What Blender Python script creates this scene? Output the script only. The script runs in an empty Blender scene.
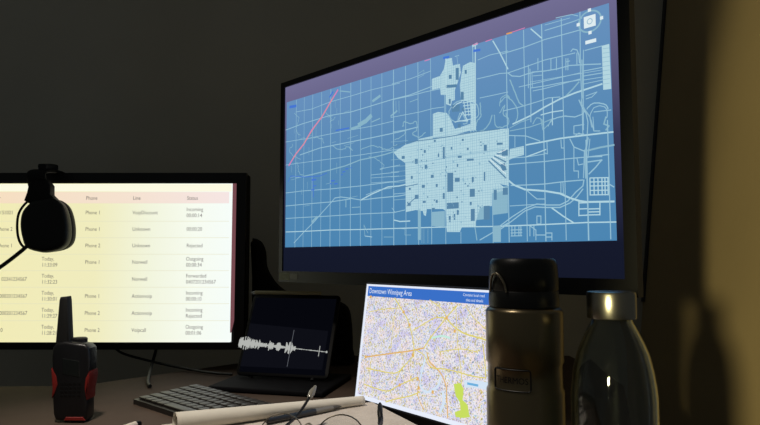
import bpy, bmesh, math, random
from mathutils import Vector, Matrix
random.seed(7)
C = bpy.context.scene.collection
PI = math.pi
ZC = 0.98            # camera height; desk top is at 0.74
DESK = 0.74
F = 615.0
PITCH = math.radians(4.3)

# ------------------------------------------------------------------ camera
cam_d = bpy.data.cameras.new('camera'); cam = bpy.data.objects.new('camera', cam_d); C.objects.link(cam)
cam_d.sensor_width = 36; cam_d.lens = 36*F/760; cam_d.clip_start = .01
cam.location = (0, 0, ZC); cam.rotation_euler = (PI/2+PITCH, 0, 0)
bpy.context.scene.camera = cam
CAM = Vector((0, 0, ZC))

def ray(px, py):
    x, y, z = (px-380)/F, 1.0, -(py-212.5)/F
    c, s = math.cos(PITCH), math.sin(PITCH)
    return Vector((x, c*y-s*z, s*y+c*z))
def on_z(px, py, z):
    r = ray(px, py); return CAM + r*((z-ZC)/r.z)
def at_y(px, py, y):
    r = ray(px, py); return CAM + r*(y/r.y)

# ------------------------------------------------------------------ materials
def lin(c):
    return tuple((v/255/12.92 if v/255 <= .04045 else ((v/255+.055)/1.055)**2.4) for v in c)
MATS = {}
def mat(name, col, rough=.5, metal=0, spec=.5, bump=0, bscale=200, vary=0, vscale=6, trans=0, coat=0):
    if name in MATS: return MATS[name]
    m = bpy.data.materials.new(name); m.use_nodes = True; nt = m.node_tree; b = nt.nodes['Principled BSDF']
    b.inputs['Base Color'].default_value = (*lin(col), 1); b.inputs['Roughness'].default_value = rough
    b.inputs['Metallic'].default_value = metal; b.inputs['Specular IOR Level'].default_value = spec
    b.inputs['Transmission Weight'].default_value = trans; b.inputs['Coat Weight'].default_value = coat
    tc = nt.nodes.new('ShaderNodeTexCoord')
    if bump:
        n = nt.nodes.new('ShaderNodeTexNoise'); n.inputs['Scale'].default_value = bscale; n.inputs['Detail'].default_value = 4
        nt.links.new(tc.outputs['Object'], n.inputs['Vector'])
        bp = nt.nodes.new('ShaderNodeBump'); bp.inputs['Strength'].default_value = bump; bp.inputs['Distance'].default_value = .002
        nt.links.new(n.outputs['Fac'], bp.inputs['Height']); nt.links.new(bp.outputs['Normal'], b.inputs['Normal'])
    if vary:
        n = nt.nodes.new('ShaderNodeTexNoise'); n.inputs['Scale'].default_value = vscale; n.inputs['Detail'].default_value = 5
        nt.links.new(tc.outputs['Object'], n.inputs['Vector'])
        r = nt.nodes.new('ShaderNodeValToRGB'); L = lin(col)
        r.color_ramp.elements[0].position = .3; r.color_ramp.elements[1].position = .7
        r.color_ramp.elements[0].color = (*[v*(1-vary) for v in L], 1); r.color_ramp.elements[1].color = (*[min(1, v*(1+vary)) for v in L], 1)
        nt.links.new(n.outputs['Fac'], r.inputs['Fac']); nt.links.new(r.outputs['Color'], b.inputs['Base Color'])
    MATS[name] = m; return m
def emit(name, col, strength=1.0):
    if name in MATS: return MATS[name]
    m = bpy.data.materials.new(name); m.use_nodes = True; nt = m.node_tree; nt.nodes.clear()
    o = nt.nodes.new('ShaderNodeOutputMaterial'); e = nt.nodes.new('ShaderNodeEmission')
    e.inputs['Color'].default_value = (*lin(col), 1); e.inputs['Strength'].default_value = strength
    nt.links.new(e.outputs[0], o.inputs[0]); MATS[name] = m; return m
def emit_ramp(name, axis, stops, lo, hi):
    """display content whose colour runs along a local axis of the panel"""
    m = emit(name, (255, 255, 255)); nt = m.node_tree; e = [n for n in nt.nodes if n.type == 'EMISSION'][0]
    tc = nt.nodes.new('ShaderNodeTexCoord'); sx = nt.nodes.new('ShaderNodeSeparateXYZ'); mr = nt.nodes.new('ShaderNodeMapRange')
    mr.inputs['From Min'].default_value = lo; mr.inputs['From Max'].default_value = hi
    nt.links.new(tc.outputs['Object'], sx.inputs[0]); nt.links.new(sx.outputs[axis], mr.inputs['Value'])
    r = nt.nodes.new('ShaderNodeValToRGB'); nt.links.new(mr.outputs[0], r.inputs['Fac'])
    els = r.color_ramp.elements
    while len(els) < len(stops): els.new(.5)
    for el, (p, c) in zip(els, stops): el.position = p; el.color = (*lin(c), 1)
    nt.links.new(r.outputs['Color'], e.inputs['Color']); return m

# ------------------------------------------------------------------ object helpers
def smooth(me, ang=40):
    for p in me.polygons: p.use_smooth = True
    try: me.set_sharp_from_angle(angle=math.radians(ang))
    except Exception: pass
def obj(name, bm, m, parent=None, world=True, sm=True):
    """link a bmesh (world coordinates) as one mesh object, below its parent if given"""
    me = bpy.data.meshes.new(name)
    bmesh.ops.recalc_face_normals(bm, faces=bm.faces) if not getattr(bm, 'flatsheet', False) else None
    if parent is not None and world: bm.transform(world_of(parent).inverted())
    bm.to_mesh(me); bm.free()
    for mm in (m if isinstance(m, (list, tuple)) else [m]): me.materials.append(mm)
    if sm: smooth(me)
    o = bpy.data.objects.new(name, me); C.objects.link(o)
    if parent is not None: o.parent = parent
    return o
def world_of(o):
    M = Matrix.LocRotScale(o.location, o.rotation_euler, o.scale)
    return world_of(o.parent) @ M if o.parent else M
def thing(name, label, cat, loc=(0, 0, 0), rz=0, group=None):
    o = bpy.data.objects.new(name, None); C.objects.link(o); o.empty_display_size = .03
    o.location = loc; o.rotation_euler = (0, 0, rz); o['label'] = label; o['category'] = cat
    if group: o['group'] = group
    return o
def tag(o, label, cat, group=None):
    o['label'] = label; o['category'] = cat
    if group: o['group'] = group
    return o
def struct(o): o['kind'] = 'structure'; return o
def frame(O, u, v):
    """matrix whose x is u, z is v, y points away from the viewer side"""
    u = Vector(u).normalized(); v = Vector(v); v = (v - u*v.dot(u)).normalized(); n = v.cross(u)
    M = Matrix((( u.x, n.x, v.x, O[0]), (u.y, n.y, v.y, O[1]), (u.z, n.z, v.z, O[2]), (0, 0, 0, 1))); return M
def box(bm, x0, x1, y0, y1, z0, z1, M=None, bev=0, seg=2, mi=0):
    r = bmesh.ops.create_cube(bm, size=1); vs = r['verts']
    for v in vs: v.co = Vector(((x0+x1)/2+v.co.x*(x1-x0), (y0+y1)/2+v.co.y*(y1-y0), (z0+z1)/2+v.co.z*(z1-z0)))
    fs = set(f for v in vs for f in v.link_faces)
    if bev:
        rb = bmesh.ops.bevel(bm, geom=list(set(e for f in fs for e in f.edges)), offset=bev, segments=seg, affect='EDGES', profile=.5)
        fs = set(rb['faces']) | set(f for f in fs if f.is_valid); vs = list(set(v for f in fs for v in f.verts))
    for f in fs: f.material_index = mi
    if M is not None:
        for v in vs: v.co = M @ v.co
    return bm
def rbox(x0, x1, y0, y1, z0, z1, M=None, bev=.002, seg=3):
    return box(bmesh.new(), x0, x1, y0, y1, z0, z1, M, bev, seg)
def prism(bm, pts, h0, h1, M=None, bev=0, seg=3):
    """pts in (x,z); extruded along y from h0 to h1"""
    a = [bm.verts.new((p[0], h0, p[1])) for p in pts]; b = [bm.verts.new((p[0], h1, p[1])) for p in pts]
    n = len(pts); fs = [bm.faces.new(a), bm.faces.new(b[::-1])]
    for i in range(n): fs.append(bm.faces.new((a[i], b[i], b[(i+1) % n], a[(i+1) % n])))
    bmesh.ops.recalc_face_normals(bm, faces=fs)
    vs = a+b
    if bev:
        es = [e for f in fs[:2] for e in f.edges]
        rb = bmesh.ops.bevel(bm, geom=es, offset=bev, segments=seg, affect='EDGES', profile=.5)
        vs = list(set(v for f in (set(rb['faces']) | set(f for f in fs if f.is_valid)) for v in f.verts))
    if M is not None:
        for v in vs: v.co = M @ v.co
    return bm
def rrect(x0, x1, z0, z1, r, n=6):
    out = []
    for cx, cz, a0 in ((x1-r, z1-r, 0), (x0+r, z1-r, 90), (x0+r, z0+r, 180), (x1-r, z0+r, 270)):
        for k in range(n+1):
            a = math.radians(a0+90*k/n); out.append((cx+r*math.cos(a), cz+r*math.sin(a)))
    return out
def tube(bm, pts, r, seg=12, cap=True, mi=0):
    pts = [Vector(p) for p in pts]; rs = r if isinstance(r, (list, tuple)) else [r]*len(pts)
    rings = []; up = None
    for i, p in enumerate(pts):
        t = (pts[min(i+1, len(pts)-1)]-pts[max(i-1, 0)]).normalized()
        if up is None: up = t.orthogonal().normalized()
        up = (up - t*up.dot(t)).normalized(); w = t.cross(up)
        rings.append([bm.verts.new(p+(up*math.cos(2*PI*k/seg)+w*math.sin(2*PI*k/seg))*rs[i]) for k in range(seg)])
    for a, b in zip(rings, rings[1:]):
        for k in range(seg): bm.faces.new((a[k], a[(k+1) % seg], b[(k+1) % seg], b[k])).material_index = mi
    if cap:
        bm.faces.new(rings[0][::-1]).material_index = mi; bm.faces.new(rings[-1]).material_index = mi
    return bm
def catmull(P, n=8):
    P = [Vector(p) for p in P]; out = []; Q = [P[0]]+P+[P[-1]]
    for i in range(1, len(Q)-2):
        for k in range(n):
            t = k/n; a, b, c, d = Q[i-1], Q[i], Q[i+1], Q[i+2]
            out.append(.5*((2*b)+(c-a)*t+(2*a-5*b+4*c-d)*t*t+(3*b-a-3*c+d)*t**3))
    out.append(P[-1]); return out
def lathe(bm, prof, cx, cy, z0=0, seg=64, close=False):
    rings = []
    for r, z in prof:
        rings.append([bm.verts.new((cx+max(r, 1e-5)*math.cos(2*PI*k/seg), cy+max(r, 1e-5)*math.sin(2*PI*k/seg), z0+z)) for k in range(seg)])
    pr = list(zip(rings, rings[1:])) + ([(rings[-1], rings[0])] if close else [])
    for a, b in pr:
        for k in range(seg): bm.faces.new((a[k], a[(k+1) % seg], b[(k+1) % seg], b[k]))
    bmesh.ops.remove_doubles(bm, verts=bm.verts, dist=2e-5)
    return bm

# a flat panel: content is laid out on the real plane of the display
class Panel:
    def __init__(s, O, u, v):
        s.M = frame(O, u, v); s.Mi = s.M.inverted()
        s.n = (s.M.to_3x3() @ Vector((0, 1, 0))).normalized(); s.O = s.M.translation
    def hit(s, px, py):
        r = ray(px, py); t = (s.O-CAM).dot(s.n)/r.dot(s.n); q = s.Mi @ (CAM+r*t); return (q.x, q.z)
    def P(s, x, z, lay): return s.M @ Vector((x, -lay*.00012, z))
def sheet():
    return bmesh.new()
def poly(bm, pan, pts, lay, mi=0):
    """pts in panel coordinates"""
    vs = [bm.verts.new(pan.P(x, z, lay)) for x, z in pts]
    f = bm.faces.new(vs); f.material_index = mi
    return f
def stroke(bm, pan, pts, w, lay, mi=0):
    for (x0, z0), (x1, z1) in zip(pts, pts[1:]):
        dx, dz = x1-x0, z1-z0; L = math.hypot(dx, dz)
        if L < 1e-6: continue
        nx, nz = -dz/L*w/2, dx/L*w/2; ex, ez = dx/L*w*.3, dz/L*w*.3
        poly(bm, pan, [(x0+nx-ex, z0+nz-ez), (x0-nx-ex, z0-nz-ez), (x1-nx+ex, z1-nz+ez), (x1+nx+ex, z1+nz+ez)], lay, mi)
def inside(p, pts):
    x, y = p; c = False; j = len(pts)-1
    for i in range(len(pts)):
        xi, yi = pts[i]; xj, yj = pts[j]
        if (yi > y) != (yj > y) and x < (xj-xi)*(y-yi)/(yj-yi)+xi: c = not c
        j = i
    return c
def text_bm(txt, size, align='LEFT'):
    cu = bpy.data.curves.new('t', 'FONT'); cu.body = txt; cu.size = size; cu.align_x = align; cu.resolution_u = 3
    o = bpy.data.objects.new('t', cu); C.objects.link(o)
    dg = bpy.context.evaluated_depsgraph_get(); me = bpy.data.meshes.new_from_object(o.evaluated_get(dg))
    bpy.data.objects.remove(o); bpy.data.curves.remove(cu); return me
def put_text(bm, pan, txt, x, z, size, lay, mi=0, sx=1.0):
    me = text_bm(txt, size); b2 = bmesh.new(); b2.from_mesh(me); bpy.data.meshes.remove(me)
    vm = {}
    for v in b2.verts: vm[v] = bm.verts.new(pan.P(x+v.co.x*sx, z+v.co.y, lay))
    for f in b2.faces:
        try: bm.faces.new([vm[v] for v in f.verts]).material_index = mi
        except ValueError: pass
    b2.free()

# ------------------------------------------------------------------ shared materials
black = mat('black_plastic', (22, 22, 24), .45, bump=.05)
blackm = mat('matt_black_plastic', (13, 13, 15), .65, spec=.3, bump=.1)
bezelm = mat('bezel_plastic', (12, 12, 15), .4, spec=.35)
rubber = mat('rubber', (14, 14, 15), .8, spec=.2)
dmetal = mat('dark_metal', (50, 50, 52), .35, .9)
steel = mat('brushed_steel', (150, 146, 138), .27, 1.0, bump=.02, bscale=900)

# ------------------------------------------------------------------ setting
wallm = mat('grey_wall_paint', (190, 187, 178), .9, spec=.15, bump=.15, bscale=90, vary=.05, vscale=3)
brown = mat('brown_wall_paint', (178, 157, 120), .85, spec=.2, bump=.15, bscale=60, vary=.06, vscale=2.5)
floorm = mat('dark_floor', (60, 56, 52), .6, vary=.15, vscale=8)
WY = 1.75
ctop = at_y(665, 0, WY); cbot = at_y(640, 343, WY)
slope = (ctop.x-cbot.x)/(ctop.z-cbot.z)
def wx(z): return cbot.x+(z-cbot.z)*slope
struct(obj('floor', box(bmesh.new(), -2.6, 2.2, -2.2, WY+.1, -.1, 0), floorm))
struct(obj('wall_back', box(bmesh.new(), -2.6, 2.2, WY, WY+.1, 0, 2.6), wallm))
bm = bmesh.new()
prism(bm, [(wx(0), 0), (wx(2.6), 2.6), (wx(2.6)+.08, 2.6), (wx(0)+.08, 0)], .98, WY)
struct(obj('wall_right', bm, brown))
bm = bmesh.new()
prism(bm, [(wx(.86)-.006, .86), (wx(2.5)-.006, 2.5), (wx(2.5)-.0005, 2.5), (wx(.86)-.0005, .86)], WY-.014, WY-.002)
struct(obj('trim_1', bm, mat('trim_metal', (70, 70, 78), .4, .6)))

# ------------------------------------------------------------------ desk
deskm = mat('desk_laminate', (78, 66, 58), .75, spec=.08, bump=.05, bscale=120, vary=.1, vscale=14)
desk = thing('desk', 'dark brown desk top with an angled back edge that carries the screens', 'desk', (0, .8, 0))
pts = [(-1.5, .30), (.272, .30), (.272, .63), (.47, 1.18), (.47, 1.55), (-.22, 1.55), (-.57, 1.185), (-1.5, 1.15)]
bm = bmesh.new(); a = [bm.verts.new((x, y, DESK)) for x, y in pts]; b = [bm.verts.new((x, y, DESK-.03)) for x, y in pts]
bm.faces.new(a); bm.faces.new(b[::-1])
for i in range(len(pts)): bm.faces.new((a[i], b[i], b[(i+1) % len(pts)], a[(i+1) % len(pts)]))
obj('desk_top', bm, deskm, desk)
for x, y in ((-1.42, .38), (.22, .38), (.41, 1.46), (-.15, 1.46), (-1.42, 1.07)):
    obj('leg', rbox(x-.025, x+.025, y-.025, y+.025, 0, DESK-.03, None, .003), dmetal, desk)

# ------------------------------------------------------------------ big monitor with the blueprint map
U = Vector((math.cos(math.radians(-45.3)), math.sin(math.radians(-45.3)), 0))
BO = Vector((-.2065, 1.276, ZC-.047)); BW, BH = .727, .416
pan = Panel(BO, U, (0, 0, 1)); M = pan.M
XR = (pan.hit(616.5, 5)[0]+pan.hit(627, 268)[0])/2; BW = (pan.hit(629.5, 5)[0]+pan.hit(639.5, 270)[0])/2
big = thing('monitor', 'large black monitor showing a blue street map of a city, angled on the right', 'monitor', (.14, 1.10, DESK))
bm = bmesh.new(); Z0, Z1, X0, X1 = .022, BH-.011, .0115, XR     # display opening
# housing: frame around the display opening
for x0, x1, z0, z1 in ((0, BW, 0, Z0), (0, BW, Z1, BH), (0, X0, Z0, Z1), (X1, BW, Z0, Z1)):
    box(bm, x0, x1, -.0035, .012, z0, z1, M)
obj('bezel', bm, bezelm, big, sm=False)
bm = bmesh.new(); box(bm, .002, BW-.010, .0121, .024, .002, BH-.002, M, .003); prism(bm, rrect(.12, BW-.12, .05, BH-.06, .03), .024, .055, M, .012)
obj('back_housing', bm, blackm, big)
# display base panel
base_e = emit_ramp('display_band', 2, [(0, (20, 24, 40)), (.16, (22, 26, 44)), (.5, (56, 56, 86)), (.78, (98, 94, 130)), (1, (116, 112, 150))], 0, BH)
bm = bmesh.new(); box(bm, X0, X1, .0, .0118, Z0, Z1, Matrix())
scr = bpy.data.objects.new('screen', bpy.data.meshes.new('screen')); C.objects.link(scr); scr.parent = big
bm.to_mesh(scr.data); bm.free(); scr.data.materials.append(base_e)
scr.matrix_parent_inverse = Matrix(); scr.matrix_local = world_of(big).inverted() @ M
def screen_child(name, bm, mats):
    """a mesh in world coordinates that belongs to the big screen"""
    me = bpy.data.meshes.new(name); bm.transform(M.inverted()); bm.to_mesh(me); bm.free()
    for mm in mats: me.materials.append(mm)
    o = bpy.data.objects.new(name, me); C.objects.link(o); o.parent = scr; return o
H = pan.hit
c4 = [H(286, 104), H(609, 3), H(617, 240.5), H(286, 247)]
mx0 = (c4[0][0]+c4[3][0])/2; mx1 = (c4[1][0]+c4[2][0])/2; mz1 = (c4[0][1]+c4[1][1])/2; mz0 = (c4[2][1]+c4[3][1])/2
c4 = [(mx0, mz1), (c4[1][0], c4[1][1]), (c4[2][0], c4[2][1]), (mx0, mz0)]
mapbase = emit_ramp('map_blue', 2, [(0, (74, 133, 178)), (.5, (86, 137, 180)), (1, (104, 145, 190))], .05, .38)
roadc = emit('map_road', (150, 192, 212)); roadb = emit('map_road_bright', (176, 212, 224)); cityc = emit('map_city', (180, 214, 224))
cityd = emit('map_city_lines', (140, 182, 204)); holec = emit('map_hole', (88, 132, 166)); redc = emit('map_red', (212, 130, 182))
bluec = emit('map_river', (70, 118, 212)); whitec = emit('map_white', (222, 236, 240)); orangec = emit('map_orange', (225, 160, 90)); greyc = emit('map_pale', (136, 180, 200))
bm = sheet(); mats = [mapbase, roadc, roadb, cityc, cityd, holec, redc, bluec, whitec, orangec, greyc]
poly(bm, pan, c4, 1, 0)
def T(pts): return [H(x, y) for x, y in pts]
PX = .00125     # about one pixel on the nearer half of the panel
def R(pts, w=1.0, mi=1, lay=2):
    q = T(pts); stroke(bm, pan, q, w*PX*(1.0 if q[0][0] > .25 else 1.12), lay, mi)
def zlim(x):   # top edge of the map at x
    return c4[0][1]+(c4[1][1]-c4[0][1])*(x-mx0)/(c4[1][0]-mx0)
# vertical section roads: image x where each crosses y~200
for xv, ww in ((295.5, 1), (303.5, .8), (312, 1), (321, .9), (330.3, 1.2), (340, .8), (350.5, 1.2), (360.5, 1), (371, .9), (382, .8), (393.8, 1.4), (406, 1), (418.6, 1.1), (431.5, .8)):
    x, _ = H(xv, 200)
    stroke(bm, pan, [(x, mz0), (x, zlim(x)-.001)], ww*PX*.95, 2, 1)
for xv, a, b, ww in ((445.5, 74, 245, 1), (474.5, 35, 160, 1.4), (492.5, 186, 244, 1), (508.5, 35, 242, 1.3), (526.5, 28, 241, 1.1), (545, 22, 241, 1.4), (565.2, 16, 240, 1.1), (587.5, 140, 240, 1.7), (609.5, 120, 239, 1.2)):
    x, _ = H(xv, 190); R_a = H(xv, a)[1]; R_b = H(xv, b)[1]
    stroke(bm, pan, [(x, max(R_b, mz0)), (x, min(R_a, zlim(x)-.001))], ww*PX*.9, 2, 1)
# long cross roads
R([(286, 130), (302, 124), (330, 115.5), (351, 112), (371, 106), (394, 99), (410, 95), (433, 86)], 1.1)
R([(286, 142), (310, 138), (330, 134), (345, 131), (373, 126), (394, 121)], .8)
R([(296, 112), (312, 109), (330, 102), (351, 96), (371, 90), (400, 83)], .8)
R([(300, 155), (320, 148), (345, 143), (373, 137.5), (399, 132), (418, 127)], 1.2)
R([(286, 165), (300, 163), (330, 159), (360, 155), (399, 149), (408, 146)], .8)
R([(296, 178), (312, 174.5), (330, 170), (345, 166), (360, 160), (375, 157), (385, 154.5), (396, 151), (402, 149)], 1.5, 10)
R([(286, 193), (302, 191), (330, 189), (360, 186), (399, 181), (410, 179)], 1)
R([(286, 206), (312, 203.5), (330, 202), (350, 199)], 1.1)
R([(286, 218.5), (302, 217.5), (330, 216), (360, 214), (394, 212.5), (405, 210)], 1)
R([(286, 232), (312, 231), (330, 230), (360, 229.5), (394, 228.5), (445, 227), (492, 226.5), (534, 225), (587, 222.5), (616, 222)], 1.2, 2)
R([(294, 243), (304, 232), (315, 221), (320, 215), (330, 204), (335, 198), (341, 197), (349, 198), (361, 200), (378, 198), (399, 196), (410, 194)], 1.2)
R([(361, 200), (372, 194), (388, 187), (399, 186), (408, 184)], 1.5, 2)
R([(366, 195), (378, 190), (392, 188)], .9)
R([(394, 220), (400, 221.5), (410, 221)], 1.6, 2); R([(395, 212), (392, 208)], .8)
R([(394, 194), (406, 193), (420, 192)], .9); R([(407, 183), (418, 181)], .9)
R([(392, 84), (410, 79), (431, 71)], .9); R([(391, 117.5), (420, 112), (433, 108.5), (444, 107)], .9)
R([(391, 100), (410, 96), (425, 92), (444, 88)], 1); R([(393, 132), (405, 130), (418, 127)], .9)
R([(380, 169), (400, 165)], .9); R([(371, 175), (399, 172)], .9); R([(371, 178), (399, 176)], .7); R([(371, 183), (399, 181)], .7)
for k, yy in enumerate((142, 150, 160, 167, 172, 177, 183)): R([(391, yy), (408, yy-1.5)], .6, 10)
# red and blue line work on the left
R([(289, 165.5), (296, 154), (304, 144), (312, 130), (322, 117), (330, 103), (338, 90)], 2.4, 6, 3)
R([(292, 160), (301, 148), (309, 136), (325, 112), (334, 97)], .6, 9, 4)
R([(330, 97), (333, 92)], 2.4, 7, 3)
R([(288, 182), (291, 176), (305, 177), (320, 176), (327, 173)], 1.0, 7, 3)
for x, y, w in ((314, 180, 4), (315, 186, 2.5), (313, 190, 3), (333, 181, 3.4), (336, 184, 3), (331, 184, 2), (344, 172, 2.6), (347, 169, 2.6), (342, 175, 2), (351, 168, 1.6)):
    R([(x-w/2, y), (x+w/2, y-.4)], w*.55, 7, 3)
R([(313, 177), (313.5, 197)], 1.4, 7, 3)
R([(336, 130.5), (349, 128)], 1.8, 7, 3); R([(290, 107), (296, 106)], 4, 7, 2)
R([(351, 129), (360, 126)], 3.4, 10, 3); R([(359, 125), (366, 121), (371, 116)], 6, 10, 3)
R([(372, 122), (380, 118.5)], 1.6, 10, 3); R([(340, 91), (350, 92)], 1.5, 10, 3); R([(373, 101), (380, 96)], 4, 10, 2); R([(391, 116), (397, 111)], 2.5, 10, 2)
random.seed(11)
def wig(pts, amp, w, mi=10, n=5):
    q = catmull([(x, y, 0) for x, y in pts], n); R([(p.x+random.uniform(-amp, amp), p.y+random.uniform(-amp, amp)) for p in q], w, mi)
wig([(305, 140), (313, 137.5), (322, 139), (324, 143)], .7, 1); wig([(333, 146), (340, 150), (348, 147), (352, 150)], .8, 1)
wig([(362, 150), (370, 146), (380, 147), (388, 150), (397, 144)], .9, 1); wig([(298, 165), (299, 172), (303, 175)], .7, .9)
wig([(295, 113), (299, 120), (296, 130), (301, 135)], .8, .9); wig([(326, 112), (331, 118), (330, 122), (335, 117)], .8, .9)
wig([(369, 156), (378, 160), (384, 166), (380, 170)], .8, .8); wig([(293, 144), (290, 152), (300, 160)], .8, .8)
R([(346, 200), (346, 207)], 1.6, 10); R([(352, 207.5), (360, 207)], 1, 10); R([(365, 236), (372, 237)], 1, 2); R([(365, 236), (364, 225), (368, 233)], .9, 10)
R([(384, 237), (393, 237)], .8, 10); R([(312, 222), (317, 217)], 3, 10)
for xx in (393, 396, 399): R([(xx, 101), (xx+.2, 113)], .8, 10)
R([(410, 102), (418, 99)], 1, 10); R([(418, 74), (424, 70), (424, 75), (418, 78)], .7, 10)
# city blocks: outline, fine street grid, darker gaps
def city(pts, step=3.1, skip=0, mi=3, lw=.45):
    q = T(pts); f = poly(bm, pan, q, 3, mi)
    xs = [p[0] for p in q]; zs = [p[1] for p in q]
    s = step*.00137
    def run(vert):
        a0, a1, b0, b1 = (min(xs), max(xs), min(zs), max(zs)) if vert else (min(zs), max(zs), min(xs), max(xs))
        a = a0+s*.5
        while a < a1:
            st = None; b = b0; db = .0012
            while b <= b1+db:
                p = (a, b) if vert else (b, a)
                ins = inside(p, q) and b <= b1
                if ins and st is None: st = b
                if not ins and st is not None:
                    if b-st > .003:
                        pp = [(a, st), (a, b-db)] if vert else [(st, a), (b-db, a)]
                        stroke(bm, pan, pp, lw*PX*random.uniform(.6, 1.2), 4, 4)
                    st = None
                b += db
            a += s*random.uniform(.8, 1.25)
    run(True); run(False)
def rect(x0, y0, x1, y1, sl=-.10): return [(x0, y0), (x1, y0+sl*(x1-x0)), (x1, y1+sl*(x1-x0)), (x0, y1)]
city([(394, 152.5), (405, 145), (418, 141), (445, 136.5), (476, 131.5), (500, 129), (509, 128.5), (509, 148), (497, 152), (490, 156), (484, 163), (484, 180), (500, 184), (508, 190), (500, 192), (492, 193), (492, 206), (480, 208), (476, 222), (476, 227), (462, 227), (460, 232), (447, 232), (446, 211), (443, 209), (427, 209), (426, 216), (424, 215), (423, 211), (416, 210), (406, 212), (405.5, 163), (398, 158)], 3.0)
city([(433, 132), (433, 114), (438, 112), (447, 113), (452, 122), (455, 129), (470, 124), (472, 130), (455, 135), (433, 138)], 3.0)
city([(419, 139), (433, 136), (433, 139), (419, 141.5)], 4)
city([(432, 81), (432, 79), (440, 76), (444, 69), (446, 59), (452, 58), (453, 66), (460, 64), (461, 73), (458, 82), (455, 90), (455, 100), (452, 101), (451, 106), (446, 104), (446, 95), (441, 95), (440, 88), (432, 90)], 2.8)
city([(460, 85), (463, 66), (470, 62), (475, 63), (475, 103), (466, 101), (461, 101)], 2.8)
city([(470, 103), (475, 104), (476, 113), (476, 130), (470, 131), (471, 118)], 2.2, mi=3)
for k in range(5): R([(463+k*.6, 103+k*3), (476, 101+k*3.2)], 1.1, 3, 5)
for k in range(3): R([(464+k*3.4, 101), (466+k*3.2, 116)], 1.0, 3, 5)
R([(459, 120), (463, 112), (468, 121), (459, 121)], 1.3, 3, 5); R([(455, 122), (472, 119)], 1.1, 3, 5); R([(453, 108), (457, 104), (462, 102)], 1.4, 3, 5)
city(rect(477, 207, 484, 220), 3, mi=10); city(rect(480, 206, 491, 205), 3)
city([(510, 149), (524, 146), (524, 155), (516, 157), (509, 160)], 2.4); city([(493, 188), (508, 186), (508, 213), (493, 215)], 3.4, mi=10)
city([(432, 212), (445, 211), (445, 227), (432, 226)], 2.6, mi=10); city([(493, 226), (501, 226), (501, 242), (493, 242)], 2.8, mi=10)
city([(418, 209), (421, 209), (421, 240), (418, 240)], 3, mi=10)
for x0, y0, x1, y1 in ((447.5, 173, 453.5, 192), (443, 147, 445, 159), (447, 203, 459, 209), (425, 165, 427.5, 169), (411, 176, 413, 179), (424, 150, 426, 153), (458, 156, 462, 158), (484, 145, 487, 151), (472, 177, 474, 182), (467, 159, 474, 161),
        (497, 143, 503, 145), (502, 150, 508, 156), (470, 189, 475, 197), (470, 202, 472, 205), (471, 209, 475, 221), (457, 210, 459, 215), (454, 214, 455.5, 220), (449, 216, 451, 220), (415, 159, 418, 164), (422, 185, 425, 188),
        (436, 184, 438, 187), (443, 193, 445, 199), (423, 201, 426, 203), (432, 208, 435, 210), (409, 188, 411, 190), (415, 195, 419, 199), (408, 203, 411, 206), (431, 175, 434, 178), (440, 128, 443, 132), (461, 92, 464, 100),
        (456, 68, 459, 80), (446, 85, 457, 88), (465, 70, 467, 74), (449, 99, 451, 104), (462, 108, 465, 111), (449, 75, 452, 79), (458, 124, 461, 128), (452, 105, 460, 112), (455, 178, 460, 182), (484, 172, 485.5, 181),
        (494, 190, 497, 200), (503, 188, 508, 195), (484, 206, 490, 220), (436, 200, 438, 203), (402, 156, 405, 159), (434, 140, 436, 142), (462, 139, 464, 141), (438, 154, 439.5, 157), (451, 147, 452.5, 150), (467, 148, 469, 150), (457, 164, 458.5, 167)):
    poly(bm, pan, T(rect(x0, y0, x1, y1, -.06)), 5, 5)
R([(418, 141), (445, 137.4), (476, 132), (500, 129)], 1.1, 5, 6); R([(393, 147), (405, 143), (418, 140.5)], 1.1, 5, 6)
R([(391, 189), (407, 186.5), (418, 184)], 1, 5, 6); R([(407, 206), (412, 201), (417, 197)], 1.2, 5, 6)
R([(418.5, 141), (418.5, 209)], .7, 4, 5); R([(446, 96), (446, 240)], 1.0, 4, 5); R([(405, 163), (430, 161), (450, 157), (476, 153), (505, 149)], .8, 4, 5)
R([(475.5, 45), (475.5, 130)], 1.6, 3, 5); R([(473, 46), (477, 44)], 3, 2, 5); R([(446, 58), (447, 100)], 1.6, 3, 5)
R([(444, 58), (449, 57)], 3, 7, 6); R([(474, 51), (480, 50)], 3, 7, 6)
R([(457, 57), (458, 64), (452, 66)], .6); R([(455, 56.5), (459, 55.5)], .8)
# curly river loops north of the city
wig([(452, 121), (449, 113), (454, 104), (463, 100), (472, 101), (478, 107), (478, 116), (472, 122), (470, 130), (474, 134)], .4, 1.5, 4, 6)
wig([(448, 116), (456, 122), (461, 113), (467, 122), (463, 124)], .4, 1.4, 4, 6); wig([(403, 127), (404, 122), (411, 124), (416, 121), (417, 129), (413, 134), (419, 137), (425, 133)], .6, 1.3, 10, 6)
wig([(395, 140), (404, 135), (405, 130)], .4, 1.1, 10); wig([(480, 103), (481, 115), (477, 122), (476, 131), (484, 130), (490, 122), (492, 115)], .4, 1.5, 10, 6)
wig([(494, 115), (496, 126), (503, 127), (509, 123), (506, 113)], .5, 1.2, 10); wig([(500, 106), (501, 99), (506, 95), (510, 98)], .4, 1.1)
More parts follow.
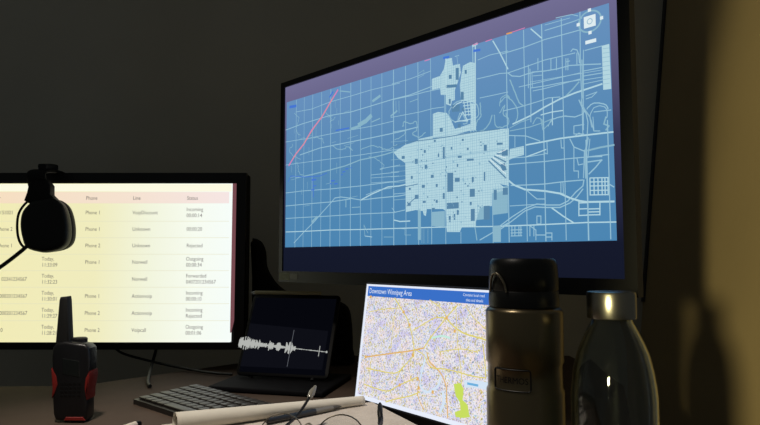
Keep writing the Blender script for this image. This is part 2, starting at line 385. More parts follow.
# right part
R([(493, 41), (500, 53), (508, 69)], 1.5, 2); R([(508, 73), (512, 76), (520, 76.5), (527, 74), (535, 72), (545, 71), (557, 69), (570, 65.5), (587, 64.5), (601, 64)], 1.2)
R([(531, 29), (541.5, 38)], 1.4, 2); R([(502, 54), (525, 47), (545, 39.5), (562, 35), (580, 30)], 1.1)
R([(545, 30.5), (560, 26), (575, 21), (582, 18)], 1); R([(556, 18), (572, 14.5), (578, 16)], .9); R([(545, 25), (570, 18)], .7)
R([(478, 60), (490, 55), (508, 51)], .9); R([(480, 98), (492, 95.5), (508, 92)], .9); R([(477, 79), (490, 76), (500, 73.5), (508, 73), (528, 66), (545, 60), (575, 53)], 1)
R([(571, 51.5), (573, 49), (577, 50), (579, 55), (579.5, 63)], 1.1); R([(577, 53), (577, 64)], 1)
R([(580, 12), (580.5, 70), (582, 100), (583, 135)], 1.0); R([(583.5, 50), (583.5, 130)], .9)
R([(530, 69), (531, 100), (531, 122)], 1.1); R([(532, 72), (543, 71)], .8); R([(533, 76), (543, 75)], .8); R([(528.5, 65), (528.5, 88)], 1.0); R([(532.5, 88), (532, 72)], .8)
for x in (538, 551, 556.5, 566, 568): R([(x, 70), (x, 58.5)], 1)
R([(566, 62), (570, 61)], .8)
R([(585, 50.5), (602, 46)], 1); R([(531, 88), (545, 86), (560, 83), (580, 80)], 1); R([(519, 87), (545, 81), (580, 73)], .9)
R([(533, 91), (545, 88.5), (580, 79)], .9); R([(584, 71), (602, 67.5)], 1); R([(584, 76), (602, 73)], 1); R([(584, 80), (603, 77)], .8); R([(584, 84), (603, 80)], .8); R([(531, 82), (560, 77), (602, 70)], .6)
R([(513, 124), (530, 116), (545, 107), (560, 99), (575, 93), (602, 84)], 1.8, 2); R([(566, 96), (573, 89), (579, 82)], 1.6, 10)
R([(503, 111), (520, 107), (540, 101), (548, 98), (560, 97)], 1); R([(541, 115), (552, 112), (563, 110.5)], 1.2, 2); R([(552.5, 98), (552.5, 125)], 1.1, 2)
R([(586, 96), (597, 92), (592, 97), (586, 99)], .9); R([(582, 60), (583, 95), (581, 103), (585, 110), (590, 117), (592, 127)], 1.5, 4)
R([(579, 100), (582, 107), (586, 113), (588, 122), (587, 140)], 1.1); R([(563, 116), (575, 117), (583, 114), (585, 110)], 1.2)
wig([(587, 109), (592, 104), (599, 103), (606, 105), (608, 109)], .2, 1.2, 1); wig([(590, 116), (594, 108), (602, 106), (607, 110), (607, 118)], .2, .9, 1)
R([(594, 112), (611, 110)], 1); R([(606, 117), (604, 124), (609, 126), (606, 130)], 1.6, 10)
wig([(500, 103), (506, 97), (510, 99), (516, 106), (518, 114), (516, 122)], .3, 1.3, 10); wig([(500, 113), (505, 105), (503, 113), (507, 118)], .4, 1.3, 10); wig([(510, 80), (515, 92), (519, 102), (524, 106)], .2, 1.5, 10)
wig([(533, 124), (537, 118), (542, 120), (543, 125)], .2, 1.2, 10); wig([(548, 126), (552, 120), (560, 117), (566, 116)], .2, 1.2, 1)
R([(510, 131), (530, 127), (545, 122), (552, 119)], 1.1, 10); R([(510, 128), (521, 122), (530, 119)], .9, 10); R([(541, 120), (543, 130), (552, 121)], 1, 10)
R([(526, 145), (545, 141.5), (560, 138.5), (575, 136.5), (583, 135.5), (600, 133.5), (613, 132)], 1.7, 2); R([(509, 135.5), (526, 136), (540, 141)], 1.1)
R([(515, 136), (515, 147)], .9); R([(574, 126), (584, 124.5)], 1); R([(574, 126), (574, 134), (584, 134)], 1); R([(575, 136), (579, 133), (584, 136)], .9)
R([(591, 120), (594, 131), (600, 131)], 1); R([(593, 117), (594, 130)], .8)
R([(570, 139), (574, 147), (584, 151)], 1.2); R([(588, 150.5), (600, 147.5), (614, 145)], 1.9, 10); R([(588, 157), (609, 154.5)], 1.2)
R([(509, 164.5), (526, 163), (545, 161.5), (565, 159), (587, 157), (602, 156.5)], 1.1); R([(588, 162), (602, 160), (600, 162), (596, 167), (589, 174)], 1.4)
R([(510, 158), (526, 157), (545, 154)], 1); R([(526, 157), (537, 153), (546, 149.5)], 1.3, 2); R([(547, 141), (547.5, 154), (545, 153)], 1)
R([(561, 140), (561.5, 148), (564, 148)], 1); R([(574, 147), (574, 171), (578.5, 171), (578.5, 178)], 1); R([(577, 158), (578.5, 165), (583, 164)], 1)
R([(588, 138), (585, 155), (586, 178)], 2, 4); R([(584.5, 150), (583.5, 178)], .9); R([(590, 139), (588, 158)], .9)
R([(511, 185.5), (526, 185), (545, 184), (565, 181.5), (583, 180)], 1.2); R([(561, 182), (561, 193), (564, 194)], 1); R([(563, 182), (563.5, 193)], .9)
R([(508, 180), (514, 185), (525, 189.5), (545, 191), (560, 193.5), (570, 198), (580, 201), (587, 202), (614, 201.5)], 2, 2)
R([(526, 189.5), (532, 195), (537, 199), (545, 199)], 1.1); R([(510, 206), (526, 205), (545, 204)], .9)
R([(501, 229), (512, 221), (525, 211), (535, 207), (547, 207.5), (560, 207.5), (570, 203), (577, 197), (583, 189)], 1.3); R([(500, 226), (512, 217), (526, 208), (537, 204), (547, 205), (560, 205), (568, 201), (576, 192), (583, 186), (584, 180)], 1.3)
R([(552, 208), (563, 216), (574, 223)], 1.5, 2)
for x0, x1, y in ((579, 587, 203), (579, 587, 209), (579, 587, 215.5), (587, 600, 215), (589, 600, 209), (589, 600, 212)): R([(x0, y), (x1, y-.3)], 1.2, 2)
R([(579, 202), (579, 216)], 1.2, 2); R([(600, 202), (600, 215)], 1.2, 2)
for xx in (590, 594, 598, 602, 605, 608): R([(xx, 178), (xx+.3, 195)], 1.2, 2)
for yy in (178, 182, 186, 190.5, 195): R([(590, yy), (608.5, yy-.4)], 1.1, 2)
R([(609, 184), (614, 187)], 1.2)
for xx in (512, 515, 519, 521, 530, 534): R([(xx, 226), (xx, 236)], 1.1, 1)
for yy in (230, 233, 236): R([(511, yy), (522, yy-.3)], 1, 1)
R([(529, 225), (536, 230), (536, 235), (546, 235), (546, 233), (552, 233), (552, 240)], 1.1); R([(537, 216), (541, 216), (541, 224), (537, 224), (537, 216)], 1.1); R([(546, 237), (552, 237)], 1.1); R([(536, 235), (536, 240)], 1)
R([(480, 240), (492, 233), (501, 227), (508, 223)], 1.3); R([(475, 227), (477, 240)], 1.4, 10); R([(461, 232), (461, 243)], .8)
city([(484, 162), (490, 156), (497, 152), (509, 148), (509, 186), (500, 184), (484, 180)], 2.6, mi=3)
for k in range(8):
    R([(489+k*1.4, 161-k*1.2), (506, 178-k*4)], 1.5, 5 if k % 2 == 0 else 6, 6) if k % 2 == 0 else R([(489+k*1.4, 161-k*1.2), (506, 178-k*4)], .8, 8, 6)
poly(bm, pan, T([(500, 165), (505, 163), (507, 170), (503, 171)]), 6, 5)
random.seed(21); cpoly = T([(408, 148), (480, 134), (505, 132), (505, 146), (482, 160), (482, 178), (490, 190), (474, 224), (448, 228), (447, 210), (407, 208)])
spx = [p[0] for p in cpoly]; spz = [p[1] for p in cpoly]; n_ = 0
while n_ < 110:
    a = random.uniform(min(spx), max(spx)); b = random.uniform(min(spz), max(spz))
    if not inside((a, b), cpoly): continue
    w_ = random.choice((.0014, .002, .003))*random.uniform(.7, 1.2); h_ = random.choice((.0014, .002, .003)); n_ += 1
    poly(bm, pan, [(a, b), (a+w_, b), (a+w_, b+h_), (a, b+h_)], 5, random.choice((5, 4, 4)))
for k in range(26):
    a = random.uniform(mx0+.01, mx0+.2); b = random.uniform(mz0+.08, zlim(a)-.03); L_ = random.uniform(.008, .03)
    stroke(bm, pan, [(a, b), (a+L_, b+L_*.06)] if k % 2 else [(a, b), (a, b+L_*.7)], PX*.6, 3, 10)
for x in (422, 424, 428, 432): R([(x, 229), (x, 243)], .6, 10)
R([(394, 228), (405, 229), (405, 235), (411, 235)], .7, 10); R([(394, 200), (406, 199)], .8, 10)
# tinted marks along the top edge of the map
R([(425, 61), (430, 59.5)], 1.2, 6, 6); R([(474, 45), (478, 43.5)], 1.4, 6, 6); R([(486, 41.5), (492, 39.5)], 1.1, 6, 6); R([(507, 34), (512, 32.6)], 1.8, 9, 6); R([(512, 32.4), (525, 28)], 1, 6, 6)
# compass control and scale strip
q = T([(602, 46), (609.5, 44), (611.5, 89), (603.5, 90)]); poly(bm, pan, q, 6, 3)
for k in range(9): R([(603, 49+4.4*k), (610, 48+4.4*k)], .5, 4, 7)
cc = H(590, 21.5); rr = .0155
def ring(c, r, w, lay, mi, ky=1.0):
    stroke(bm, pan, [(c[0]+r*math.cos(2*PI*k/32), c[1]+r*ky*math.sin(2*PI*k/32)) for k in range(33)], w, lay, mi)
ring(cc, rr, .0022, 6, 10, .9)
s = .0078
poly(bm, pan, [(cc[0]-s*1.05, cc[1]-s), (cc[0]+s*1.05, cc[1]-s), (cc[0]+s*1.05, cc[1]+s), (cc[0]-s*1.05, cc[1]+s)], 7, 8)
ring(cc, .0035, .0010, 8, 4)
for dx, dz in ((0, 1), (1, 0), (0, -1), (-1, 0)):
    a = .0022; x, z = cc[0]+dx*rr*1.05, cc[1]+dz*rr*.98
    poly(bm, pan, [(x-a, z-a), (x+a, z-a), (x+a, z+a), (x-a, z+a)], 7, 8)
q = H(591, 41.5); poly(bm, pan, [(q[0]-.0075, q[1]-.0024), (q[0]+.0075, q[1]-.0024), (q[0]+.0075, q[1]+.0024), (q[0]-.0075, q[1]+.0024)], 6, 8)
screen_child('map_picture', bm, mats)
# small sticker at the lower left of the bezel
a = H(281.5, 270.5); b = H(291, 279); c = H(299, 279)
bm = bmesh.new(); box(bm, .0025, b[0], -.0040, -.0036, .004, Z0-.003, M); o = obj('sticker', bm, mat('olive_sticker', (96, 98, 52), .6), big, sm=False); o['label'] = 'olive green sticker on the bezel'
bm = bmesh.new(); box(bm, b[0]+.001, c[0], -.0040, -.0036, .006, Z0-.005, M); obj('logo_plate', bm, mat('dark_plate', (8, 8, 8), .3), big, sm=False)
# stand
sb = bmesh.new(); ctr = M @ Vector((BW/2, .05, .16)); base = Vector((ctr.x+.03, ctr.y+.03, DESK))
Ms = frame(base, U, (0, 0, 1))
obj('stand_base', rbox(-.12, .12, -.09, .09, 0, .012, Ms, .004), blackm, big)
bm = bmesh.new(); box(bm, -.03, .03, -.012, .018, .0121, ctr.z-DESK+.06, Ms, .004); box(bm, -.045, .045, -.05, .0, ctr.z-DESK-.045, ctr.z-DESK+.045, Ms, .003)
obj('stand_neck', bm, blackm, big)
# ------------------------------------------------------------------ left monitor with the call list
LY = 1.36
LR = at_y(246.5, 173, LY); LB = at_y(246.5, 349.5, LY).z; LT = LR.z; LX1 = LR.x; LW = .71; LX0 = LX1-LW
panL = Panel((LX0, LY, LB), (1, 0, 0), (0, 0, 1)); HL = panL.hit; LH = LT-LB
left = thing('monitor', 'black monitor on the left showing a bright call list table', 'monitor', (-.56, 1.12, DESK))
dx1 = HL(232.3, 200)[0]; dz1 = HL(120, 183.5)[1]; dz0 = HL(120, 342.2)[1]; dx0 = LW-dx1-.004
Ml = panL.M; bm = bmesh.new()
for x0, x1, z0, z1 in ((0, LW, 0, dz0), (0, LW, dz1, LH), (0, dx0, dz0, dz1), (dx1+.0095, LW, dz0, dz1)): box(bm, x0, x1, -.003, .014, z0, z1, Ml)
obj('bezel', bm, mat('dark_bezel_plastic', (20, 20, 24), .4, spec=.4), left, sm=False)
bm = bmesh.new(); box(bm, .002, LW+.003, .0141, .034, .002, LH-.002, Ml, .004); prism(bm, rrect(.15, LW-.15, .06, LH-.06, .03), .034, .06, Ml, .012); obj('back_housing', bm, blackm, left)
page = emit_ramp('page_colour', 0, [(0, (242, 234, 176)), (.56, (240, 236, 190)), (.74, (242, 245, 222)), (.88, (247, 252, 240)), (1, (246, 253, 249))], 0, dx1)
bm = bmesh.new(); box(bm, dx0, dx1, 0, .0138, dz0, dz1, Matrix())
scrL = bpy.data.objects.new('screen', bpy.data.meshes.new('screen')); C.objects.link(scrL); scrL.parent = left
bm.to_mesh(scrL.data); bm.free(); scrL.data.materials.append(page); scrL.matrix_local = world_of(left).inverted() @ Ml
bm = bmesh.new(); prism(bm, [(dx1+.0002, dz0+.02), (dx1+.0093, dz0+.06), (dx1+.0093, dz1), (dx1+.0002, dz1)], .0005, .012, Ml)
obj('bezel_reflection', bm, emit('pink_reflection_glow', (118, 74, 80)), left, sm=False)  # reflection on the bezel's inner edge, painted as a glowing pink strip
Mlm = Ml
def content(name, bm, mats, parent, Mx):
    me = bpy.data.meshes.new(name); bm.transform(Mx.inverted()); bm.to_mesh(me); bm.free()
    for mm in mats: me.materials.append(mm)
    o = bpy.data.objects.new(name, me); C.objects.link(o); o.parent = parent; return o
bm = sheet()
def rectL(x0, y0, x1, y1, lay, mi):
    a = HL(x0, y0); b = HL(x1, y1); A = max(a[0], dx0+.001); poly(bm, panL, [(A, b[1]), (b[0], b[1]), (b[0], a[1]), (A, a[1])], lay, mi)
rectL(-250, 184, 231.5, 191.5, 1, 1); rectL(-250, 192, 229, 203.3, 1, 0)
for y in (221, 237.5, 254, 270.5, 287, 303.5, 320.5): rectL(-250, y, 229, y+.4, 1, 2)
hd = emit_ramp('table_header_pink', 0, [(0, (246, 222, 190)), (.6, (245, 226, 208)), (1, (246, 230, 228))], .1, dx1)
content('table_bands', bm, [hd, emit('page_top', (252, 250, 226)), emit('row_rule', (226, 224, 192))], scrL, Ml)
TS = .0118; greytext = emit('grey_text', (104, 96, 92))
def tx(s, px, py, sz=TS, mi=0):
    bm = sheet(); x, z = HL(px, py); put_text(bm, panL, s, x, z-sz*.34, sz, 3, mi, .86); content('text_line', bm, [greytext], scrL, Ml)
tx('Caller', -10.5, 198); tx('Phone', 86, 198); tx('Line', 133, 198); tx('Status', 187, 198)
rows = [(212.5, 1, 'VoipDiscount', 'Incoming', '00:00:14', None, '0151021'), (229, 1, 'Unknown', '00:00:20', '', None, 'Phone 2'), (245.5, 2, 'Unknown', 'Rejected', '', None, 'Phone 1'),
        (262, 1, 'Norwell', 'Outgoing', '00:00:34', '11:33:09', ''), (279, 0, 'Norwell', 'Forwarded', '0407201234567', '11:32:23', '02341234567'),
        (296, 1, 'Actionvoip', 'Incoming', '00:00:10', '11:30:01', '000201234567'), (313, 2, 'Actionvoip', 'Incoming', 'Rejected', '11:29:27', '000201234567'), (330, 2, 'Voipcall', 'Outgoing', '00:01:06', '11:28:21', '0420')]
for i, (y, ph, ln, s1, s2, tm, num) in enumerate(rows):
    if ph: tx('Phone %d' % ph, 85.5-.15*i, y)
    tx(ln, 132.5-.15*i, y)
    if s2: tx(s1, 186.5-.15*i, y-3.2); tx(s2, 186.5-.15*i, y+2.8)
    else: tx(s1, 186.5, y)
    if tm: tx('Today,', 42-.1*i, y-3.2); tx(tm, 42-.1*i, y+2.8)
    if num: tx(num, {7: -2.5, 12: -.5, 11: 1.5, 4: -6.5}[len(num)], y)
# pole and arm, behind the walkie talkie
pb = Vector((-.555, 1.12, DESK))
bm = bmesh.new(); box(bm, pb.x-.02, pb.x+.02, pb.y-.02, pb.y+.03, DESK, DESK+.02, None, .003); tube(bm, [pb+Vector((0, 0, .0201)), pb+Vector((0, 0, .07))], .011, 16)
obj('stand_pole', bm, blackm, left)
mc = Vector((LX0+LW/2, LY+.06, LB+.16))
bm = bmesh.new(); tube(bm, catmull([pb+Vector((0, .0, .062)), Vector((-.585, 1.20, DESK+.06)), Vector((-.66, 1.34, DESK+.05)), Vector((-.705, LY+.09, DESK+.07)), Vector((mc.x+.02, LY+.11, LB+.06)), mc+Vector((0, .045, 0))], 6), .012, 12); tube(bm, [mc+Vector((0, .035, 0)), mc+Vector((0, .001, 0))], .035, 20)
obj('stand_arm', bm, blackm, left)

# ------------------------------------------------------------------ headset hanging over the left monitor
hy = LY-.045
hc = at_y(46, 221.5, hy)
hs = thing('headset', 'black headset hanging over the top edge of the left monitor, microphone pointing down', 'headset', (hc.x, hy, LT))
def Hp(px, py, y=hy): return at_y(px, py, y)
out = [(31, 201), (44, 198.5), (58, 199), (67, 206), (71.5, 218), (73, 232), (71, 243), (64, 249.5), (52, 252.5), (38, 252), (26, 248), (21.5, 238), (19.5, 224), (22, 211)]
cl = catmull([Hp(x, y, hy-.018 if x < 47 else hy+.003) for x, y in out+[out[0]]], 4)[:-1]
bm = bmesh.new(); prism(bm, [(p.x, p.z) for p in cl], hy-.022, hy+.006, None, .010, 4); obj('ear_cup', bm, mat('headset_black', (16, 16, 19), .5, spec=.4, bump=.1), hs)
bm = bmesh.new(); cen = Hp(46, 226)
prism(bm, [(cen.x+(p.x-cen.x)*.97, cen.z+(p.z-cen.z)*.97) for p in cl], hy+.0065, hy+.026, None, .008, 4); obj('ear_cushion', bm, mat('leatherette', (18, 18, 20), .6, bump=.4, bscale=150), hs)
yk = catmull([Hp(x, y, hy-.008) for x, y in ((49, 196), (41, 196), (33, 198), (25, 204), (19, 213), (17.2, 224), (18, 236), (21, 244), (26, 249))], 5)
bm = bmesh.new(); tube(bm, yk, .0026, 10); yk2 = catmull([Hp(x, y, hy-.008) for x, y in ((52, 196), (60, 198), (68, 204), (73, 214), (75, 225), (74.8, 236))], 5); obj('yoke', bm, mat('glossy_black', (20, 20, 22), .2, spec=.6), hs)
bm = bmesh.new(); prism(bm, [(p.x, p.z) for p in [Hp(*q) for q in ((32, 184), (37, 180), (49, 180), (53, 186), (53, 195), (58, 200), (54, 204), (32, 204), (27, 201), (30, 193))]], hy-.014, hy+.01, None, .004); obj('slider', bm, blackm, hs)
# headband loops over the monitor, second cup hangs behind it
hw = .024; cxh = Hp(39, 185).x; top = Hp(43, 169).z; LTz = LT
pth = [(hy-.002, Hp(43, 188).z), (hy-.012, Hp(43, 176).z), (hy+.004, top-.004), (LY+.016, top), (LY+.08, top-.012), (LY+.11, top-.05), (LY+.115, top-.10)]
pc = catmull([(0, a, b) for a, b in pth], 5)
def band(bm, pc, w, t, cx):
    rings = []
    for i, p in enumerate(pc):
        d = (pc[min(i+1, len(pc)-1)]-pc[max(i-1, 0)]).normalized(); n = Vector((0, -d.z, d.y))
        rings.append([bm.verts.new(Vector((cx+sx*w, p.y, p.z))+n*s*t) for sx, s in ((-1, -.5), (-.8, -1), (.8, -1), (1, -.5), (1, .5), (.8, 1), (-.8, 1), (-1, .5))])
    for a, b in zip(rings, rings[1:]):
        for k in range(8): bm.faces.new((a[k], a[(k+1) % 8], b[(k+1) % 8], b[k]))
    bm.faces.new(rings[0][::-1]); bm.faces.new(rings[-1]); return bm
obj('headband', band(bmesh.new(), pc, .020, .004, cxh), blackm, hs)
pc2 = [Vector((0, p.y, p.z+.0095)) for p in pc[9:15]]
obj('headband_pad', band(bmesh.new(), pc2, .0085, .0065, cxh+.006), mat('pad_fabric', (24, 24, 26), .9), hs)
bm = bmesh.new(); prism(bm, [(cen.x+(p.x-cen.x), cen.z+(p.z-cen.z)) for p in cl], LY+.105, LY+.135, None, .010, 4); obj('ear_cup', bm, MATS['headset_black'], hs)
bm = bmesh.new(); tube(bm, catmull([Hp(27, 246, hy-.014), Hp(22, 250.5, hy-.016), Hp(10, 260, hy-.02), Hp(-4, 270, hy-.025), Hp(-22, 281, hy-.03)], 5), .0042, 12); e = Hp(-22, 281, hy-.03)
tube(bm, [e, e+Vector((-.006, -.001, -.004)), e+Vector((-.02, -.003, -.012)), e+Vector((-.026, -.003, -.015))], [.0045, .009, .009, .005], 14); obj('microphone_boom', bm, blackm, hs)

# ------------------------------------------------------------------ walkie talkie
wy = .935; wz = DESK
def W(px, py): return at_y(px, py, wy-.012 if px < 76 else wy+.013)
wt = thing('walkie_talkie', 'black walkie talkie with red side grips standing upright on the desk', 'walkie talkie', (W(75, 421).x, wy, DESK))
wb = [(W(p, q).x, max(W(p, q).z, DESK+.0005)) for p, q in ((55.5, 420), (53.5, 414), (52.8, 400), (53.5, 388), (52.5, 372), (52, 356), (53, 347), (57, 343), (66, 341.5), (84, 341), (93, 342), (97, 346), (97.5, 360), (97, 376), (94.5, 388), (94.8, 400), (94.5, 414), (91.5, 420.5), (75, 422))]
bm = bmesh.new(); prism(bm, wb, wy-.014, wy+.014, None, .004, 3); obj('body', bm, mat('radio_black', (17, 17, 20), .38, spec=.5, bump=.05), wt)
bm = bmesh.new()
for (a, b) in (((56.2, 72.2), 345), ): pass
A0, A1, B0, B1, T0, T1 = [at_y(x, y, wy) for x, y in ((57.5, 346), (72, 346), (61.5, 300), (70, 300), (62.5, 296.8), (69.3, 296))]
prism(bm, [(A0.x, A0.z), (B0.x, B0.z), (T0.x, T0.z), (T1.x, T1.z), (B1.x, B1.z), (A1.x, A1.z)], wy-.008, wy+.008, None, .003, 3); obj('antenna', bm, mat('antenna_rubber', (26, 27, 27), .7), wt)
k0 = W(79.5, 341); bm = bmesh.new(); tube(bm, [k0+Vector((0, 0, -.002)), k0+Vector((0, 0, .004)), k0+Vector((0, 0, .0055))], [.0115, .0115, .0095], 24); obj('knob', bm, black, wt)
red = mat('red_rubber', (128, 30, 26), .45)
bm = bmesh.new(); prism(bm, [(W(p, q).x, W(p, q).z) for p, q in ((97.6, 368), (98, 374), (95.5, 388), (95, 396), (94, 391), (93, 384), (94, 375))], wy-.0150, wy+.0145, None, .0015, 2)
o = obj('side_grip', bm, red, wt); o['label'] = 'red side grip'
bm = bmesh.new(); prism(bm, [(W(p, q).x, W(p, q).z) for p, q in ((51.8, 368), (53.2, 388), (52.5, 398), (55.5, 393), (58.5, 384), (57, 375))], wy-.0150, wy+.0145, None, .0015, 2)
o = obj('side_grip', bm, red, wt); o['label'] = 'red side grip'
bm = bmesh.new(); prism(bm, [(at_y(p, q, wy-.014).x, max(at_y(p, q, wy-.014).z, DESK+.001)) for p, q in ((66, 417), (83, 417), (85, 420.5), (64, 420.5))], wy-.0152, wy-.012, None, .0005, 1)
o = obj('base_accent', bm, red, wt); o['label'] = 'dark red accent at the foot'
bm = bmesh.new(); prism(bm, [(W(p, q).x, W(p, q).z) for p, q in ((63, 358), (88, 358), (88, 374), (63, 374))], wy-.0144, wy-.0135, None, .0005, 1); obj('display', bm, mat('radio_display', (26, 30, 30), .15, spec=.5), wt)
bm = bmesh.new()
for r in range(4):
    for c in range(5): box(bm, at_y(65+c*4.2, 390, wy).x, at_y(68+c*4.2, 390, wy).x, wy-.0146, wy-.0138, W(75, 384+r*4).z, W(75, 382+r*4).z)
obj('speaker_grille', bm, rubber, wt, sm=False)

# ------------------------------------------------------------------ keyboard
KA = math.radians(-42); KO = on_z(133, 404, DESK); kb = thing('keyboard', 'black low profile keyboard lying at an angle in front of the black tablet', 'keyboard', KO, KA)
Kw, Kd = .275, .115
def kobj(name, bm, m):
    return obj(name, bm, m, kb, world=False)
bm = bmesh.new(); prism(bm, [(0, 0), (Kd, 0), (Kd, .014), (.0, .008)], 0, Kw, Matrix(((0, 1, 0, 0), (1, 0, 0, 0), (0, 0, 1, 0), (0, 0, 0, 1))), .0012, 2); kobj('case', bm, mat('keyboard_case', (38, 35, 33), .45, .2))
keym = mat('keycap', (46, 42, 38), .4, spec=.5)
def key(x0, x1, y0, y1):
    z = .0082+.0055*(y0+y1)/2/Kd; b = rbox(x0, x1, y0, y1, z, z+.0035, None, .0011, 2); kobj('key', b, keym)
kr = Kd/6.3; kp = (Kw-.012)/14.5
for r in range(6):
    y0 = .005+r*kr*1.0; x = .006
    ws = {0: [1.2, 1, 1, 1.2, 5.1, 1.2, 1, 1, 1, .8], 1: [2.2]+[1]*10+[2.3], 2: [1.7]+[1]*11+[1.8], 3: [1.4]+[1]*12+[1.1], 4: [1]*13+[1.5], 5: [1]*14+[.5]}[r]
    for w in ws:
        x1 = x+w*kp; key(x+.001, x1-.001, y0+.001, y0+kr-.0012); x = x1
bm = rbox(.095, .125, Kd-.0075, Kd-.0045, .0138, .0144, None, .0002, 1); o = kobj('badge', bm, mat('yellow_green_badge', (170, 170, 50), .5)); o['label'] = 'yellow green badge strip'

# ------------------------------------------------------------------ black tablet with the sound wave
TA = math.radians(-14)
tb0 = at_y(235.5, 374.5, 1.215)
ut = Vector((math.cos(TA), math.sin(TA), 0)); back = Vector((-math.sin(TA), math.cos(TA), 0)); vt = (Vector((0, 0, 1))*math.cos(math.radians(27))+back*math.sin(math.radians(27)))
panT = Panel(tb0, ut, vt); Mt = panT.M; HT = panT.hit
TW = HT(333, 345)[0]; TH = HT(285, 294.5)[1]
tab = thing('tablet', 'black tablet showing a white sound wave, leaning behind the keyboard', 'tablet', tb0+Vector((.1, 0, DESK-tb0.z)))
bm = bmesh.new(); prism(bm, rrect(0, TW, 0, TH, .008), .0, .007, Mt, .0015, 2); obj('housing', bm, mat('tablet_black', (7, 7, 10), .5, spec=.25), tab)
bm = sheet(); poly(bm, panT, [(.006, .006), (TW-.007, .006), (TW-.007, TH-.008), (.006, TH-.008)], 1, 0)
a = HT(236, 323); b = HT(326, 331); c = HT(326, 370); d = HT(236, 366)
poly(bm, panT, [(.006, a[1]), (TW-.014, b[1]), (TW-.014, c[1]), (.006, d[1])], 2, 1)
random.seed(3)
def bar(px, cy, h, w, mi, lay):
    x, z = HT(px, cy); k = 1.235/F; poly(bm, panT, [(x, z-h*k*.92), (x+w*k, z-h*k*.92), (x+w*k, z+h*k*.92), (x, z+h*k*.92)], lay, mi)
def wave(px0, px1, amp):
    px = px0
    while px < px1:
        cy = 342+(px-236)*.112; h = amp(px)*random.uniform(.35, 1.2); bar(px, cy, h, .95, 2, 4); px += .75
def am(px):
    if px < 239: return 1+(px-235)*.7
    if px < 245: return 6.8
    if px < 250: return 6
    if px < 260: return 4.8
    if px < 268: return 2
    if px < 273: return 4.5
    if px < 276: return 1.6
    if px < 281: return 3.8
    if px < 285: return 1.2
    if px < 293: return 5.5
    return 2.2
wave(239, 296, am); wave(296, 327, lambda p: .45)
for px, h, w in ((290.5, 20, .5), (319, 5.5, .6), (326, 1.2, 1.2)):
    bar(px, 342+(px-236)*.112, h, w, 2 if h < 10 else 3, 5)
o = obj('screen', bm, [emit('tablet_navy', (6, 7, 13)), emit('track_navy', (14, 15, 22)), emit('wave_white', (178, 180, 176)), emit('playhead', (95, 98, 105))], tab, sm=False)
Fo = Vector((tb0.x, tb0.y, DESK)); Mf = Matrix.Translation(Fo) @ Matrix.Rotation(TA, 4, 'Z')
obj('folio_base', rbox(-.012, TW+.02, -.085, .09, .0003, .010, Mf, .003), mat('folio_black', (9, 9, 13), .8, spec=.15), tab)
bm = bmesh.new(); Lf = tb0+ut*.03+vt*.10; foot = Vector((Lf.x, Lf.y, DESK))+back*.045
for s in (.04, TW-.06):
    prism(bm, [(s, .003), (s+.02, .003), (s+.02, .02), (s, .02)], .0072, .009, Mt)
p0 = tb0+ut*(TW*.5)+vt*.12+Vector((0, 0, 0))+back*.006; p1 = Vector((p0.x, p0.y, DESK+.0145))+back*.02
tube(bm, [p0+back*.002, p1], .004, 10); tube(bm, [p1-ut*.05, p1+ut*.05], .004, 10); tube(bm, [tb0+ut*.03+Vector((0, .004, -.002)), Vector((tb0.x+.03, tb0.y, DESK+.0105))], .0045, 10); q = tb0+ut*(TW-.03); tube(bm, [q+Vector((0, .004, -.002)), Vector((q.x, q.y, DESK+.0105))], .0045, 10)
obj('stand', bm, dmetal, tab)
# stylus along its top edge
s0 = panT.P(HT(252, 292)[0], TH+.0045, -20); s1 = panT.P(HT(320, 296)[0], TH+.0045, -20)
dd = (s1-s0).normalized(); st = thing('stylus', 'pale stylus resting along the top edge of the black tablet', 'stylus', s0)
obj('barrel', tube(bmesh.new(), [s0+dd*.007, s1-dd*.002, s1], [.0042, .0042, .0035], 16), mat('stylus_pale', (176, 166, 128), .4), st)
obj('tip', tube(bmesh.new(), [s0-dd*.004, s0+dd*.0069], [.0006, .0040], 16), mat('stylus_tip', (150, 150, 146), .3), st)

# ------------------------------------------------------------------ tablet with the colour city map
uh = Vector((.6316, -.7753, 0)).normalized()
rt, rb = ray(367, 284), ray(355, 397)
nn = rt.cross(rb); vv = nn.cross(uh).normalized(); vv = vv if vv.z > 0 else -vv
yb = .985; P0 = at_y(355, 397, yb)
panC = Panel(P0, uh, vv); Mc = panC.M; HC = panC.hit
CH = HC(367, 284)[1]; CW = CH*1.62
ct = thing('tablet', 'tablet with a bright coloured street map standing behind the steel flask', 'tablet', Vector((P0.x+uh.x*CW/2, P0.y+uh.y*CW/2, DESK)))
bm = bmesh.new(); prism(bm, rrect(-.003, CW+.003, -.003, CH+.003, .004), .0005, .008, Mc, .001, 2); obj('housing', bm, mat('tablet_edge', (60, 62, 70), .35, .3), ct)
